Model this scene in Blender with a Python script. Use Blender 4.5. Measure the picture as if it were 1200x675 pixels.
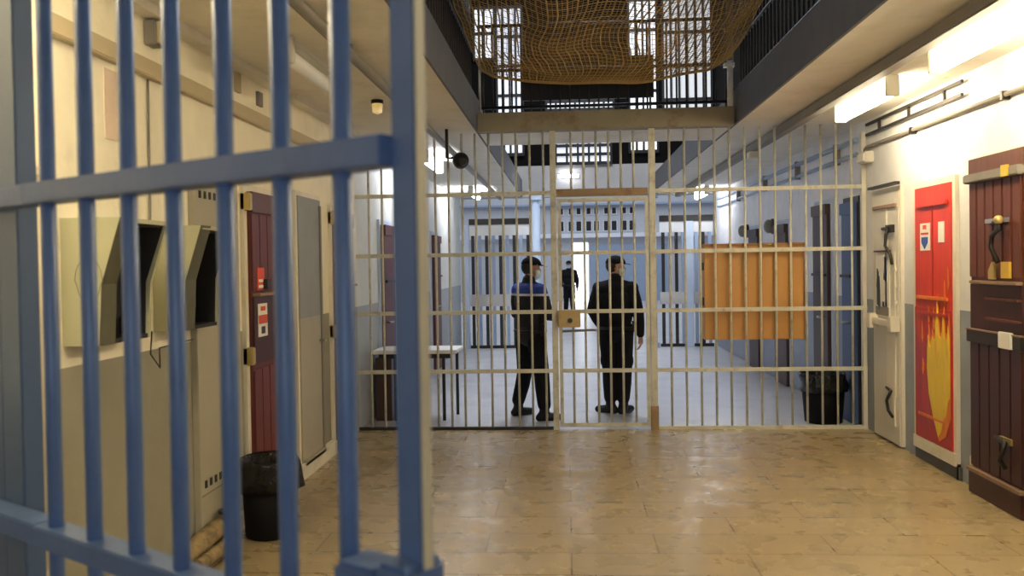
import bpy, bmesh, math, random
from mathutils import Vector, Matrix, noise
random.seed(7)
PI = math.pi
S = bpy.context.scene
C = S.collection
for o in list(bpy.data.objects):
    bpy.data.objects.remove(o)

# ------------------------------------------------------------------ camera
def basis(yaw, pitch, roll):
    f = Vector((-math.sin(yaw)*math.cos(pitch), math.cos(yaw)*math.cos(pitch), -math.sin(pitch)))
    r = Vector((math.cos(yaw), math.sin(yaw), 0)); u = r.cross(f)
    c, s = math.cos(roll), math.sin(roll)
    return c*r - s*u, s*r + c*u, f
cr, cu, cf = basis(.065, .018, .016)
cd = bpy.data.cameras.new('camera'); cam = bpy.data.objects.new('camera', cd); C.objects.link(cam)
cam.matrix_world = Matrix(((cr.x, cu.x, -cf.x, 0), (cr.y, cu.y, -cf.y, 0), (cr.z, cu.z, -cf.z, 1.72), (0, 0, 0, 1)))
cd.lens = 30; cd.sensor_width = 36; cd.shift_y = -10.46/1200; cd.shift_x = 0
cd.clip_start = .05; cd.clip_end = 200
cd.dof.use_dof = True; cd.dof.focus_distance = 8.5; cd.dof.aperture_fstop = 3.2
S.camera = cam

# ------------------------------------------------------------------ world, light, exposure
W = bpy.data.worlds.new('world'); S.world = W; W.use_nodes = True
W.node_tree.nodes['Background'].inputs[0].default_value = (.80, .88, 1, 1)
W.node_tree.nodes['Background'].inputs[1].default_value = .3
S.view_settings.view_transform = 'Standard'; S.view_settings.look = 'None'
S.view_settings.exposure = 0.25; S.view_settings.gamma = 1; S.view_settings.use_curve_mapping = False
WARM = (1, .84, .57); COOL = (.86, .90, 1)
LAMP_NEAR = 52.0; LAMP_FAR = 26.0
def area(name, loc, rot, sx, sy, power, col):
    l = bpy.data.lights.new(name, 'AREA'); l.shape = 'RECTANGLE'; l.size = sx; l.size_y = sy
    l.energy = power; l.color = col
    o = bpy.data.objects.new(name, l); C.objects.link(o); o.location = loc; o.rotation_euler = rot
    return o
area('assumed_skylight_light', (1, 28, 11.8), (0, 0, 0), 10, 16, 1150, (.90, .94, 1))          # assumed glazed roof of the far hall, out of view
area('assumed_rear_window_light', (.3, -2.9, 1.75), (PI/2, 0, 0), 3.0, 1.6, 38, (.70, .82, 1))   # assumed, unseen window behind the camera; cool light for the blue gate
area('bay_fill_light', (.4, 12.6, 8.3), (0, 0, 0), 1.8, 3.5, 420, (.82, .88, 1))          # added cool fill hung under the closed roof of the second bay

# ------------------------------------------------------------------ materials
def mat(name, col, rough=.6, metal=0, var=.12, scale=6, bump=0, bscale=None, spec=.5, dirt=None, dscale=2.2, damt=.5, stretch=(1, 1, 1)):
    m = bpy.data.materials.new(name); m.use_nodes = True; nt = m.node_tree; N = nt.nodes; L = nt.links
    b = N['Principled BSDF']; b.inputs['Roughness'].default_value = rough; b.inputs['Metallic'].default_value = metal
    b.inputs['Specular IOR Level'].default_value = spec
    tc = N.new('ShaderNodeTexCoord'); mp = N.new('ShaderNodeMapping'); mp.inputs['Scale'].default_value = stretch
    L.new(tc.outputs['Object'], mp.inputs[0])
    nz = N.new('ShaderNodeTexNoise'); nz.inputs['Scale'].default_value = scale; nz.inputs['Detail'].default_value = 5
    L.new(mp.outputs[0], nz.inputs['Vector'])
    mx = N.new('ShaderNodeMix'); mx.data_type = 'RGBA'
    mx.inputs[6].default_value = tuple(c*(1-var) for c in col) + (1,); mx.inputs[7].default_value = tuple(min(1, c*(1+var)) for c in col) + (1,)
    L.new(nz.outputs['Fac'], mx.inputs[0]); out = mx.outputs[2]
    if dirt:
        n2 = N.new('ShaderNodeTexNoise'); n2.inputs['Scale'].default_value = dscale; n2.inputs['Detail'].default_value = 7; n2.inputs['Roughness'].default_value = .65
        L.new(mp.outputs[0], n2.inputs['Vector'])
        rp = N.new('ShaderNodeValToRGB'); rp.color_ramp.elements[0].position = .52; rp.color_ramp.elements[1].position = .72
        rp.color_ramp.elements[1].color = (damt, damt, damt, 1)
        L.new(n2.outputs['Fac'], rp.inputs[0])
        m2 = N.new('ShaderNodeMix'); m2.data_type = 'RGBA'; m2.inputs[7].default_value = tuple(dirt) + (1,)
        L.new(rp.outputs[0], m2.inputs[0]); L.new(out, m2.inputs[6]); out = m2.outputs[2]
    L.new(out, b.inputs['Base Color'])
    if bump:
        bp = N.new('ShaderNodeBump'); bp.inputs['Strength'].default_value = bump; bp.inputs['Distance'].default_value = .01
        n3 = N.new('ShaderNodeTexNoise'); n3.inputs['Scale'].default_value = bscale or scale*4; L.new(mp.outputs[0], n3.inputs['Vector'])
        L.new(n3.outputs['Fac'], bp.inputs['Height']); L.new(bp.outputs[0], b.inputs['Normal'])
    return m
def emit(name, col, st):
    m = bpy.data.materials.new(name); m.use_nodes = True; b = m.node_tree.nodes['Principled BSDF']
    b.inputs['Base Color'].default_value = (.8, .8, .8, 1); b.inputs['Emission Color'].default_value = col + (1,); b.inputs['Emission Strength'].default_value = st
    return m
def bands(name, stops, rough=.6, var=.1, scale=5, dirt=(.2, .17, .12), axis=2, bump=.15):
    """paint in horizontal bands: stops = [(upper height, colour), ...]; the height is in the object's own space"""
    m = mat(name, (.5, .5, .5), rough, var=0, bump=bump, bscale=30); nt = m.node_tree; N = nt.nodes; L = nt.links; b = N['Principled BSDF']
    tc = N.new('ShaderNodeTexCoord'); sp = N.new('ShaderNodeSeparateXYZ'); L.new(tc.outputs['Object'], sp.inputs[0])
    prev = None
    for i, (h, col) in enumerate(stops):
        if prev is None:
            r = N.new('ShaderNodeRGB'); r.outputs[0].default_value = tuple(col) + (1,); prev = r.outputs[0]; hh = h; continue
        g = N.new('ShaderNodeMath'); g.operation = 'GREATER_THAN'; g.inputs[1].default_value = hh; L.new(sp.outputs[axis], g.inputs[0])
        x = N.new('ShaderNodeMix'); x.data_type = 'RGBA'; x.inputs[7].default_value = tuple(col) + (1,)
        L.new(g.outputs[0], x.inputs[0]); L.new(prev, x.inputs[6]); prev = x.outputs[2]; hh = h
    nz = N.new('ShaderNodeTexNoise'); nz.inputs['Scale'].default_value = scale; nz.inputs['Detail'].default_value = 6; L.new(tc.outputs['Object'], nz.inputs['Vector'])
    rp = N.new('ShaderNodeMapRange'); rp.inputs[1].default_value = .3; rp.inputs[2].default_value = .7; rp.inputs[3].default_value = 1-var; rp.inputs[4].default_value = 1
    L.new(nz.outputs['Fac'], rp.inputs[0])
    mu = N.new('ShaderNodeMix'); mu.data_type = 'RGBA'; mu.blend_type = 'MULTIPLY'; mu.inputs[0].default_value = 1
    L.new(prev, mu.inputs[6]); L.new(rp.outputs[0], mu.inputs[7])
    n2 = N.new('ShaderNodeTexNoise'); n2.inputs['Scale'].default_value = 1.3; n2.inputs['Detail'].default_value = 8; n2.inputs['Roughness'].default_value = .7
    L.new(tc.outputs['Object'], n2.inputs['Vector'])
    r2 = N.new('ShaderNodeValToRGB'); r2.color_ramp.elements[0].position = .58; r2.color_ramp.elements[1].position = .8; r2.color_ramp.elements[1].color = (.45, .45, .45, 1)
    L.new(n2.outputs['Fac'], r2.inputs[0])
    m2 = N.new('ShaderNodeMix'); m2.data_type = 'RGBA'; m2.inputs[7].default_value = tuple(dirt) + (1,)
    L.new(r2.outputs[0], m2.inputs[0]); L.new(mu.outputs[2], m2.inputs[6]); L.new(m2.outputs[2], b.inputs['Base Color'])
    return m
def floor_mat():
    m = bpy.data.materials.new('tiled floor'); m.use_nodes = True; nt = m.node_tree; N = nt.nodes; L = nt.links; b = N['Principled BSDF']
    tc = N.new('ShaderNodeTexCoord'); br = N.new('ShaderNodeTexBrick'); L.new(tc.outputs['Object'], br.inputs['Vector'])
    br.inputs['Scale'].default_value = 1; br.inputs['Brick Width'].default_value = 1.03; br.inputs['Row Height'].default_value = .36
    br.inputs['Mortar Size'].default_value = .006; br.inputs['Mortar Smooth'].default_value = .4
    br.inputs['Color1'].default_value = (.36, .275, .145, 1); br.inputs['Color2'].default_value = (.315, .24, .12, 1); br.inputs['Mortar'].default_value = (.12, .08, .035, 1)
    nz = N.new('ShaderNodeTexNoise'); nz.inputs['Scale'].default_value = 2.2; nz.inputs['Detail'].default_value = 8; nz.inputs['Roughness'].default_value = .65; L.new(tc.outputs['Object'], nz.inputs['Vector'])
    rp = N.new('ShaderNodeMapRange'); rp.inputs[1].default_value = .3; rp.inputs[2].default_value = .7; rp.inputs[3].default_value = .92; rp.inputs[4].default_value = 1.06
    L.new(nz.outputs['Fac'], rp.inputs[0])
    mu = N.new('ShaderNodeMix'); mu.data_type = 'RGBA'; mu.blend_type = 'MULTIPLY'; mu.inputs[0].default_value = 1
    L.new(br.outputs['Color'], mu.inputs[6]); L.new(rp.outputs[0], mu.inputs[7]); L.new(mu.outputs[2], b.inputs['Base Color'])
    r2 = N.new('ShaderNodeMapRange'); r2.inputs[1].default_value = .35; r2.inputs[2].default_value = .65; r2.inputs[3].default_value = .24; r2.inputs[4].default_value = .34
    n2 = N.new('ShaderNodeTexNoise'); n2.inputs['Scale'].default_value = 5; n2.inputs['Detail'].default_value = 4; L.new(tc.outputs['Object'], n2.inputs['Vector'])
    L.new(n2.outputs['Fac'], r2.inputs[0]); L.new(r2.outputs[0], b.inputs['Roughness'])
    bp = N.new('ShaderNodeBump'); bp.inputs['Strength'].default_value = .02; bp.inputs['Distance'].default_value = .02; L.new(n2.outputs['Fac'], bp.inputs['Height'])
    L.new(bp.outputs[0], b.inputs['Normal']); b.inputs['Specular IOR Level'].default_value = .55
    return m
def wood(name, col, dark, rough=.45, plank=.11):
    """vertical boards running along the wall (object Y) with grain"""
    m = bpy.data.materials.new(name); m.use_nodes = True; nt = m.node_tree; N = nt.nodes; L = nt.links; b = N['Principled BSDF']
    tc = N.new('ShaderNodeTexCoord'); mp = N.new('ShaderNodeMapping'); mp.inputs['Scale'].default_value = (6, 30, 1.6); L.new(tc.outputs['Object'], mp.inputs[0])
    nz = N.new('ShaderNodeTexNoise'); nz.inputs['Scale'].default_value = 1; nz.inputs['Detail'].default_value = 7; L.new(mp.outputs[0], nz.inputs['Vector'])
    mx = N.new('ShaderNodeMix'); mx.data_type = 'RGBA'; mx.inputs[6].default_value = tuple(dark)+(1,); mx.inputs[7].default_value = tuple(col)+(1,)
    L.new(nz.outputs['Fac'], mx.inputs[0]); L.new(mx.outputs[2], b.inputs['Base Color']); b.inputs['Roughness'].default_value = rough
    return m
M = dict(
    floor=floor_mat(),
    floor_far=mat('far floor', (.50, .50, .52), .28, var=.22, scale=1.6, dirt=(.28, .28, .30), damt=.6),
    wall_l=bands('left wall paint', [(1.295, (.285, .262, .19)), (99, (.89, .82, .62))]),
    wall_r=bands('right wall paint', [(1.31, (.30, .33, .37)), (99, (.80, .79, .77))]),
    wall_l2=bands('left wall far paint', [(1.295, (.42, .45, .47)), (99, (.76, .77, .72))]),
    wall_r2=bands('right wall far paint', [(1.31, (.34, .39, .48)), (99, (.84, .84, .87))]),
    ceil=mat('ceiling paint', (.78, .74, .64), .7, var=.06, dirt=(.45, .38, .25), damt=.4, bump=.1),
    slab=mat('dark slab edge', (.085, .085, .088), .6, var=.3),
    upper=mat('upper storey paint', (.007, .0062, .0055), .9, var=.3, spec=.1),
    parapet=mat('parapet paint', (.50, .48, .45), .7, var=.1),
    beam=mat('rusty beam', (.28, .25, .175), .65, var=.15, scale=4, dirt=(.17, .075, .03), dscale=3.5, damt=.85),
    rail_dark=mat('dark railing', (.018, .017, .017), .5, var=.2),
    blue=mat('blue gloss paint', (.068, .12, .25), .36, var=.16, scale=9, bump=.08, dirt=(.045, .075, .17), dscale=7, damt=.5),
    jamb=mat('blue grey jamb paint', (.07, .112, .185), .42, var=.15),
    black=mat('black enamel', (.008, .008, .010), .35, var=.2),
    iron=mat('dark iron', (.03, .026, .022), .45, .4, var=.3),
    cream=mat('cream grille paint', (.56, .55, .45), .45, var=.14, scale=12, dirt=(.20, .11, .05), dscale=8, damt=.55),
    brownrail=mat('rusty transom', (.27, .18, .09), .55, var=.25, dirt=(.14, .06, .03), dscale=6, damt=.8),
    redwood=wood('dark red boards', (.15, .024, .014), (.06, .010, .008)),
    brownwood=wood('red brown boards', (.16, .042, .020), (.07, .017, .009)),
    darkwood=wood('lower red brown boards', (.065, .013, .010), (.028, .006, .005)),
    headwood=wood('header board', (.14, .045, .024), (.07, .022, .012)),
    ledge=mat('worn ledge', (.26, .16, .10), .6, var=.3, scale=20),
    red=mat('red gloss door paint', (.62, .042, .024), .4, var=.18, scale=5, stretch=(1, 4, .8), dirt=(.55, .10, .03), damt=.5),
    redlow=mat('deep red door paint', (.40, .018, .020), .4, var=.2, scale=6, stretch=(1, 4, .8), dirt=(.60, .09, .03), damt=.6),
    flame=mat('yellow flame paint', (.80, .55, .03), .45, var=.15, scale=9, stretch=(1, 3, .5), dirt=(.70, .20, .02), dscale=5, damt=.8),
    ember=mat('orange flame paint', (.72, .19, .025), .45, var=.3, scale=9, stretch=(1, 3, .6)),
    frame=mat('cream door frame', (.76, .70, .56), .5, var=.08, dirt=(.4, .33, .2), damt=.4),
    whitedoor=mat('off white door paint', (.68, .64, .54), .5, var=.08, scale=3, dirt=(.35, .28, .2), damt=.35),
    greydoor=bands('grey cell door paint', [(1.30, (.40, .36, .27)), (99, (.27, .28, .27))], rough=.5),
    beigedoor=mat('beige steel door paint', (.36, .325, .235), .5, var=.06),
    hood=mat('pale green hood paint', (.44, .43, .27), .5, var=.06, dirt=(.30, .28, .16), damt=.3),
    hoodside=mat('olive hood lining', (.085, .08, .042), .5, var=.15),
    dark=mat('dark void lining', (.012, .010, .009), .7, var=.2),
    pencil=mat('grey line', (.20, .20, .13), .6),
    steel=mat('galvanised steel', (.42, .42, .40), .38, .7, var=.15),
    greypipe=mat('grey pipe paint', (.20, .18, .15), .5, var=.15),
    creampipe=mat('cream conduit', (.55, .47, .31), .5, var=.1),
    trunk=mat('tan cable trunking', (.47, .39, .24), .5, var=.08),
    white=mat('white enamel', (.80, .80, .78), .4, var=.04),
    paper=mat('white paper', (.82, .79, .70), .8, var=.05),
    redink=mat('red ink', (.62, .08, .05), .7, var=.1), blueink=mat('blue ink', (.04, .10, .38), .7, var=.05),
    pinkpaper=mat('faded pink paper', (.66, .52, .40), .8, var=.12, scale=14),
    ply=mat('orange plywood', (.47, .24, .065), .5, var=.12, scale=3, stretch=(1, 1, .3), dirt=(.40, .17, .03), damt=.4),
    plyedge=mat('plywood edge', (.30, .14, .04), .6, var=.1),
    tagyellow=mat('yellow tag', (.62, .40, .05), .5, var=.1), brass=mat('worn brass', (.55, .42, .16), .35, .5, var=.2),
    net=mat('ochre netting', (.50, .345, .13), .8, var=.25, scale=3),
    bag=mat('black bin liner', (.006, .006, .007), .25, var=.2, bump=.9, bscale=30),
    bluegrey=mat('blue grey paint', (.30, .38, .52), .5, var=.08), paleblue=mat('pale blue paint', (.55, .65, .80), .5, var=.06),
    navydoor=mat('navy door paint', (.05, .09, .22), .45, var=.15), brown=wood('dark brown boards', (.075, .035, .022), (.03, .015, .010)),
    hall=mat('far hall plaster', (.50, .52, .56), .7, var=.06), halltrim=mat('far hall ledge', (.75, .78, .86), .6, var=.05),
    tube=emit('warm tube light', WARM, LAMP_NEAR), tubefar=emit('cool tube light', COOL, LAMP_FAR),
    pane=emit('lit window pane', (.82, .88, 1), .62), panebright=emit('bright daylight pane', (.93, .96, 1), .95), paneopen=emit('daylight through glazed door', (.93, .96, 1), 2.0), panesoft=emit('soft daylight pane', (.80, .82, .80), .38),
    amber=emit('amber lamp glass', (1, .62, .15), .35),
    skin=mat('skin', (.45, .24, .16), .55, var=.08), uniform=mat('black uniform cloth', (.008, .008, .011), .85, var=.3, scale=20, bump=.3, bscale=60, spec=.2),
    trousers=mat('black trouser cloth', (.008, .008, .010), .85, var=.3, scale=20, bump=.3, bscale=50, spec=.2),
    mask=mat('pale surgical mask', (.62, .74, .80), .8, var=.04), hair=mat('dark hair', (.012, .009, .007), .5, var=.3),
    boots=mat('black leather', (.006, .006, .006), .5, var=.2, spec=.3), debris=mat('dirty pipe lagging', (.28, .20, .09), .8, var=.4, scale=12, dirt=(.05, .035, .02), dscale=9, damt=.9),
)
M['edge'] = mat('cream stile edge', (.42, .37, .25), .5, var=.15)  # cream tone for the end face of the blue stile
M['bin'] = mat('black bin plastic', (.008, .008, .009), .6, var=.2, spec=.12)
M['jacket_blue'] = bands('black jacket with royal blue yoke', [(1.365, (.008, .008, .012)), (1.39, (.75, .78, .85)), (1.50, (.022, .055, .36)), (9, (.008, .008, .012))], rough=.8, var=.25, dirt=(.01, .01, .02), bump=.3)

# ------------------------------------------------------------------ helpers
class MB:
    def __init__(s): s.bm = bmesh.new()
    def box(s, x0, x1, y0, y1, z0, z1, bev=0):
        x0, x1 = sorted((x0, x1)); y0, y1 = sorted((y0, y1)); z0, z1 = sorted((z0, z1))
        b = s.bm; v = [b.verts.new(p) for p in ((x0,y0,z0),(x1,y0,z0),(x1,y1,z0),(x0,y1,z0),(x0,y0,z1),(x1,y0,z1),(x1,y1,z1),(x0,y1,z1))]
        fs = [b.faces.new([v[i] for i in q]) for q in ((3,2,1,0),(4,5,6,7),(0,1,5,4),(1,2,6,5),(2,3,7,6),(3,0,4,7))]
        if bev: bmesh.ops.bevel(b, geom=list({e for f in fs for e in f.edges}), offset=bev, segments=2, affect='EDGES')
        return s
    def tube(s, pts, r, n=10, cap=True):
        pts = [Vector(p) for p in pts]; rr = r if isinstance(r, (list, tuple)) else [r]*len(pts); rings = []
        up = Vector((0, 0, 1)); last = None
        for i, p in enumerate(pts):
            d = (pts[min(i+1, len(pts)-1)] - pts[max(i-1, 0)]).normalized()
            a = (last - d*last.dot(d)) if last is not None else d.cross(up if abs(d.z) < .9 else Vector((1, 0, 0)))
            a.normalize(); last = a; b2 = d.cross(a)
            rings.append([s.bm.verts.new(p + (a*math.cos(2*PI*k/n) + b2*math.sin(2*PI*k/n))*rr[i]) for k in range(n)])
        for A, B in zip(rings, rings[1:]):
            for k in range(n):
                f = s.bm.faces.new((A[k], A[(k+1) % n], B[(k+1) % n], B[k])); f.smooth = True
        if cap:
            s.bm.faces.new(rings[0][::-1]); s.bm.faces.new(rings[-1])
        return s
    def lathe(s, prof, c=(0, 0, 0), n=24, wob=0, axis='z'):
        c = Vector(c); rings = []
        for j, (r, z) in enumerate(prof):
            ring = []
            for k in range(n):
                a = 2*PI*k/n; q = r*(1 + (wob*noise.noise(Vector((math.cos(a)*2, math.sin(a)*2, z*9))) if wob else 0))
                p = Vector((q*math.cos(a), q*math.sin(a), z))
                if axis == 'x': p = Vector((p.z, p.x, p.y))
                if axis == 'y': p = Vector((p.x, p.z, p.y))
                ring.append(s.bm.verts.new(c + p))
            rings.append(ring)
        for A, B in zip(rings, rings[1:]):
            for k in range(n):
                f = s.bm.faces.new((A[k], A[(k+1) % n], B[(k+1) % n], B[k])); f.smooth = True
        s.bm.faces.new(rings[0][::-1]); s.bm.faces.new(rings[-1])
        return s
    def prism(s, pts, d):
        """polygon extruded by vector d"""
        d = Vector(d); A = [s.bm.verts.new(p) for p in pts]; B = [s.bm.verts.new(Vector(p)+d) for p in pts]
        s.bm.faces.new(A[::-1]); s.bm.faces.new(B); n = len(A)
        for k in range(n): s.bm.faces.new((A[k], A[(k+1) % n], B[(k+1) % n], B[k]))
        return s
    def ball(s, c, r, sub=3, sc=(1, 1, 1)):
        g = bmesh.ops.create_icosphere(s.bm, subdivisions=sub, radius=1)
        for v in g['verts']: v.co = Vector(c) + Vector((v.co.x*r*sc[0], v.co.y*r*sc[1], v.co.z*r*sc[2]))
        for f in s.bm.faces:
            if f.verts[0] in g['verts']: f.smooth = True
        return s
def put(name, mb, m, parent=None, world=True, label=None):
    bm = mb.bm
    if parent is not None and world:
        q = parent; off = Vector((0, 0, 0))
        while q: off += q.location; q = q.parent
        for v in bm.verts: v.co -= off
    bmesh.ops.recalc_face_normals(bm, faces=bm.faces)
    me = bpy.data.meshes.new(name); bm.to_mesh(me); bm.free()
    me.materials.append(M[m] if isinstance(m, str) else m)
    o = bpy.data.objects.new(name, me); C.objects.link(o)
    if parent is not None: o.parent = parent
    if label: o['label'] = label
    return o
def tag(o, label, cat, group=None):
    o['label'] = label; o['category'] = cat
    if group: o['group'] = group
    return o
def thing(name, label, cat, loc=(0, 0, 0), rz=0, group=None):
    o = bpy.data.objects.new(name, None); C.objects.link(o); o.location = loc; o.rotation_euler = (0, 0, rz); o.empty_display_size = .1
    return tag(o, label, cat, group)
def struct(name, mb, m, parent=None, label=None):
    o = put(name, mb, m, parent)
    if parent is None: o['kind'] = 'structure'
    if label: o['label'] = label
    return o
def sroot(name, loc, label=None):
    o = bpy.data.objects.new(name, None); C.objects.link(o); o.location = loc; o['kind'] = 'structure'
    if label: o['label'] = label
    return o
def link_copy(src, parent, loc):
    c = src.copy(); C.objects.link(c); c.parent = parent; c.location = loc; return c
def box(*a, **k): return MB().box(*a, **k)
XL, XR, GY, ZC = -2.2, 3.0, 8.8, 3.09
VL, VR = -.90, 1.70          # edges of the open well
YB = 17.5                    # end of the second bay

# ------------------------------------------------------------------ the room
struct('floor', box(XL-.2, XR+.2, -3, GY, -.2, 0), 'floor')
struct('floor_far', box(-8.2, 10.2, GY, 38.2, -.2, -.001), 'floor_far')
struct('wall_left', box(XL-.2, XL, -3, GY, 0, ZC), 'wall_l')
struct('wall_right', box(XR, XR+.2, -3, GY, 0, ZC), 'wall_r')
struct('wall_left_far', box(XL-.2, XL, GY, YB, 0, ZC), 'wall_l2')
struct('wall_right_far', box(XR, XR+.2, GY, YB, 0, ZC), 'wall_r2')
def holed(x0, x1, z0, z1, hx0, hx1, hz0, hz1, y0, y1):
    b = MB(); b.box(x0, hx0, y0, y1, z0, z1); b.box(hx1, x1, y0, y1, z0, z1); b.box(hx0, hx1, y0, y1, z0, hz0); b.box(hx0, hx1, y0, y1, hz1, z1); return b
struct('wall_back', holed(XL, XR, 0, ZC, -1.2, 1.8, .95, 2.55, -3.2, -3), 'wall_r')  # unseen back wall, with an opening for the assumed window
wb = MB()
for k in range(5): wb.box(-1.2+k*.75-.02, -1.2+k*.75+.02, -3.12, -3.06, .95, 2.55)
for z in (.97, 1.75, 2.53): wb.box(-1.2, 1.8, -3.12, -3.06, z-.02, z+.02)
struct('window_1', wb, 'white')  # bars of the assumed rear window, never in view
struct('ceiling_left', box(XL, VL-.02, 1, YB, ZC, ZC+.30), 'ceil')
struct('ceiling_right', box(VR+.02, XR, 1, YB, ZC, ZC+.30), 'ceil')
struct('ceiling_front', box(XL, XR, -3, 1, ZC, ZC+.30), 'ceil')
struct('ceiling_landing', box(VL-.02, VR+.02, GY+.10, 9.87, ZC, ZC+.18), 'ceil')
struct('trim_1', box(VL-.02, VL, 1, YB, ZC-.004, ZC+.34), 'slab')
struct('trim_2', box(VR, VR+.02, 1, YB, ZC-.004, ZC+.34), 'slab')
struct('trim_3', box(VL, VR, GY-.06, GY+.10, ZC-.012, ZC+.18, bev=.006), 'beam')
# upper storey
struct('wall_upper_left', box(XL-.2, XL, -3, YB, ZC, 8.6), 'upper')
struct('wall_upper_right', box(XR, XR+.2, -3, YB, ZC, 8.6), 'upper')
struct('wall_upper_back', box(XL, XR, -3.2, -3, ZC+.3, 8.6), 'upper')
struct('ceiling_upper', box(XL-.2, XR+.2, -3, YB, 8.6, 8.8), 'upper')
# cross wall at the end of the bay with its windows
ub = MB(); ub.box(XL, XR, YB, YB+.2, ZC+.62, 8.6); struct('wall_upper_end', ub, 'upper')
struct('wall_parapet', box(XL, XR, YB-.02, YB+.2, ZC-.02, ZC+.62), 'parapet')
def upper_window(n, x0, x1, z0, z1, nx, nz, pane, jit=0):
    r = sroot('window_%d' % n, ((x0+x1)/2, YB-.03, z0))
    put('pane', box(x0, x1, YB-.03, YB-.01, z0, z1), pane, r)
    f = MB()
    for k in range(nx+1):
        x = x0+(x1-x0)*k/nx; f.box(x-.022, x+.022, YB-.07, YB-.03, z0, z1)
    for k in range(nz+1):
        z = z0+(z1-z0)*k/nz; f.box(x0-.02, x1+.02, YB-.075, YB-.03, z-.03, z+.03)
    put('window_frame', f, 'rail_dark', r)
upper_window(2, -1.84, -1.42, 5.9, 6.95, 2, 2, 'panebright'); upper_window(3, -1.38, -.86, 3.95, 6.95, 4, 5, 'pane')
upper_window(4, 1.30, 1.86, 3.95, 7.0, 4, 5, 'panebright'); upper_window(5, 1.98, 2.95, 4.3, 7.0, 6, 4, 'panesoft')
upper_window(6, -.38, .98, 4.83, 5.0, 7, 1, 'panebright'); upper_window(7, -.20, .92, 3.74, 4.28, 5, 3, 'pane')
# far hall
for nm, b in (('wall_end', holed(-8, 10, 0, 12, .27, .93, 0, 2.6, 38, 38.2)), ('wall_hall_left', box(-8.2, -8, YB, 38, 0, 12)), ('wall_hall_right', box(10, 10.2, YB, 38, 0, 12)),
              ('wall_hall_front_left', box(-8, XL-.2, YB, YB+.2, 0, 12)), ('wall_hall_front_right', box(XR+.2, 10, YB, YB+.2, 0, 12)), ('wall_hall_front_top', box(XL-.2, XR+.2, YB+.2, YB+.4, 8.6, 12))):
    struct(nm, b, 'hall')
struct('ceiling_hall', holed(-8, 10, 0, 0, 0, 0, 0, 0, 0, 0) if False else MB().box(-8, -4.2, YB, 38, 12, 12.2).box(6.2, 10, YB, 38, 12, 12.2).box(-4.2, 6.2, YB, 19.9, 12, 12.2).box(-4.2, 6.2, 36.1, 38, 12, 12.2), 'hall')
sg = MB()
for k in range(9): sg.box(-4.2+k*1.3-.04, -4.2+k*1.3+.04, 19.9, 36.1, 12.0, 12.12)
struct('window_8', sg, 'white')  # glazing bars of the assumed hall skylight, out of view
d1 = sroot('door_1', (.60, 38, 0)); put('pane', box(.27, .93, 38.05, 38.08, 0, 2.6), 'paneopen', d1)
put('door_frame', MB().box(.21, .27, 37.97, 38.1, 0, 2.66).box(.93, .99, 37.97, 38.1, 0, 2.66).box(.21, .99, 37.97, 38.1, 2.6, 2.66), 'white', d1)
n = 9
for row, z, h, w in ((0, 3.12, .42, .22), (1, 3.86, .26, .18)):
    for k in range(9):
        x = -.25 + k*.39 + (.05 if k % 2 else 0)
        r = sroot('window_%d' % n, (x, 37.98, z)); n += 1
        put('pane', box(x-w/2, x+w/2, 37.97, 38.0, z, z+h), 'dark', r)
        put('window_frame', MB().box(x-w/2-.03, x-w/2, 37.95, 38, z-.03, z+h+.03).box(x+w/2, x+w/2+.03, 37.95, 38, z-.03, z+h+.03).box(x-w/2, x+w/2, 37.95, 38, z-.03, z), 'halltrim', r)
struct('trim_4', box(-8, 10, 37.7, 38, 2.82, 3.0), 'halltrim'); struct('trim_5', box(-8, 10, 37.75, 38, 4.24, 4.32), 'bluegrey')
struct('trim_6', box(1.02, 4.4, 37.9, 38, 0, 2.5), 'bluegrey')

# skirting and cornice in the near bay
struct('baseboard_left', MB().box(XL, XL+.05, -3, 5.55, 0, .10).box(XL, XL+.06, 6.5, 7.72, 0, .12), 'frame')
struct('baseboard_right', MB().box(XR-.03, XR, 6.75, 6.85-.1, 0, .12).box(XR-.05, XR, 2.0, 5.62, 0, .10), 'wall_r')
struct('trim_7', box(XL, XL+.09, -3, GY-.1, ZC-.05, ZC), 'ceil')

# ------------------------------------------------------------------ trunking, conduits, ceiling fittings
o = put('cable_trunking', box(XL+.002, XL+.05, -2.9, GY-.15, 2.725, 2.815, bev=.006), 'trunk'); tag(o, 'long tan cable trunking running high along the left wall', 'trunking')
o = thing('ceiling_trunking', 'heavy dark trunking under the right ceiling beside the tube lights', 'trunking', (2.21, -2.9, ZC))
put('casing', box(2.16, 2.26, -2.9, 17.2, ZC-.095, ZC-.012, bev=.008), 'greypipe', o)
put('lip', box(2.262, 2.30, -2.9, 17.2, ZC-.06, ZC-.045), 'creampipe', o)
for y in (2.6, 4.85, 6.85, 8.5): put('hanger', box(2.20, 2.22, y-.02, y+.02, ZC-.02, ZC), 'iron', o)
o = put('ceiling_conduit', MB().tube([(-1.33, -2.9, 3.04), (-1.33, 17.2, 3.04)], .035, 12).box(-1.36, -1.30, 5.2, 5.24, 3.03, 3.09).box(-1.36, -1.30, 7.2, 7.24, 3.03, 3.09), 'greypipe'); tag(o, 'dark round conduit running along the left ceiling', 'conduit')
o = thing('wall_conduit', 'thin grey conduit clipped along the right wall above the doors', 'conduit', (XR, 5, 2.81))
put('tube', MB().tube([(XR-.03, 1, 2.80), (XR-.03, 8.66, 2.815), (XR-.03, 8.72, 2.80), (XR-.03, 8.72, 2.74)], .017, 10), 'greypipe', o)
for y in (2.5, 4.6, 6.0, 7.55): put('clip', box(XR-.055, XR, y-.015, y+.015, 2.775, 2.835), 'iron', o)
o = thing('cable_ladder', 'black ladder shaped cable tray at the right wall and ceiling corner', 'cable tray', (XR-.06, 7, 2.9))
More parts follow.
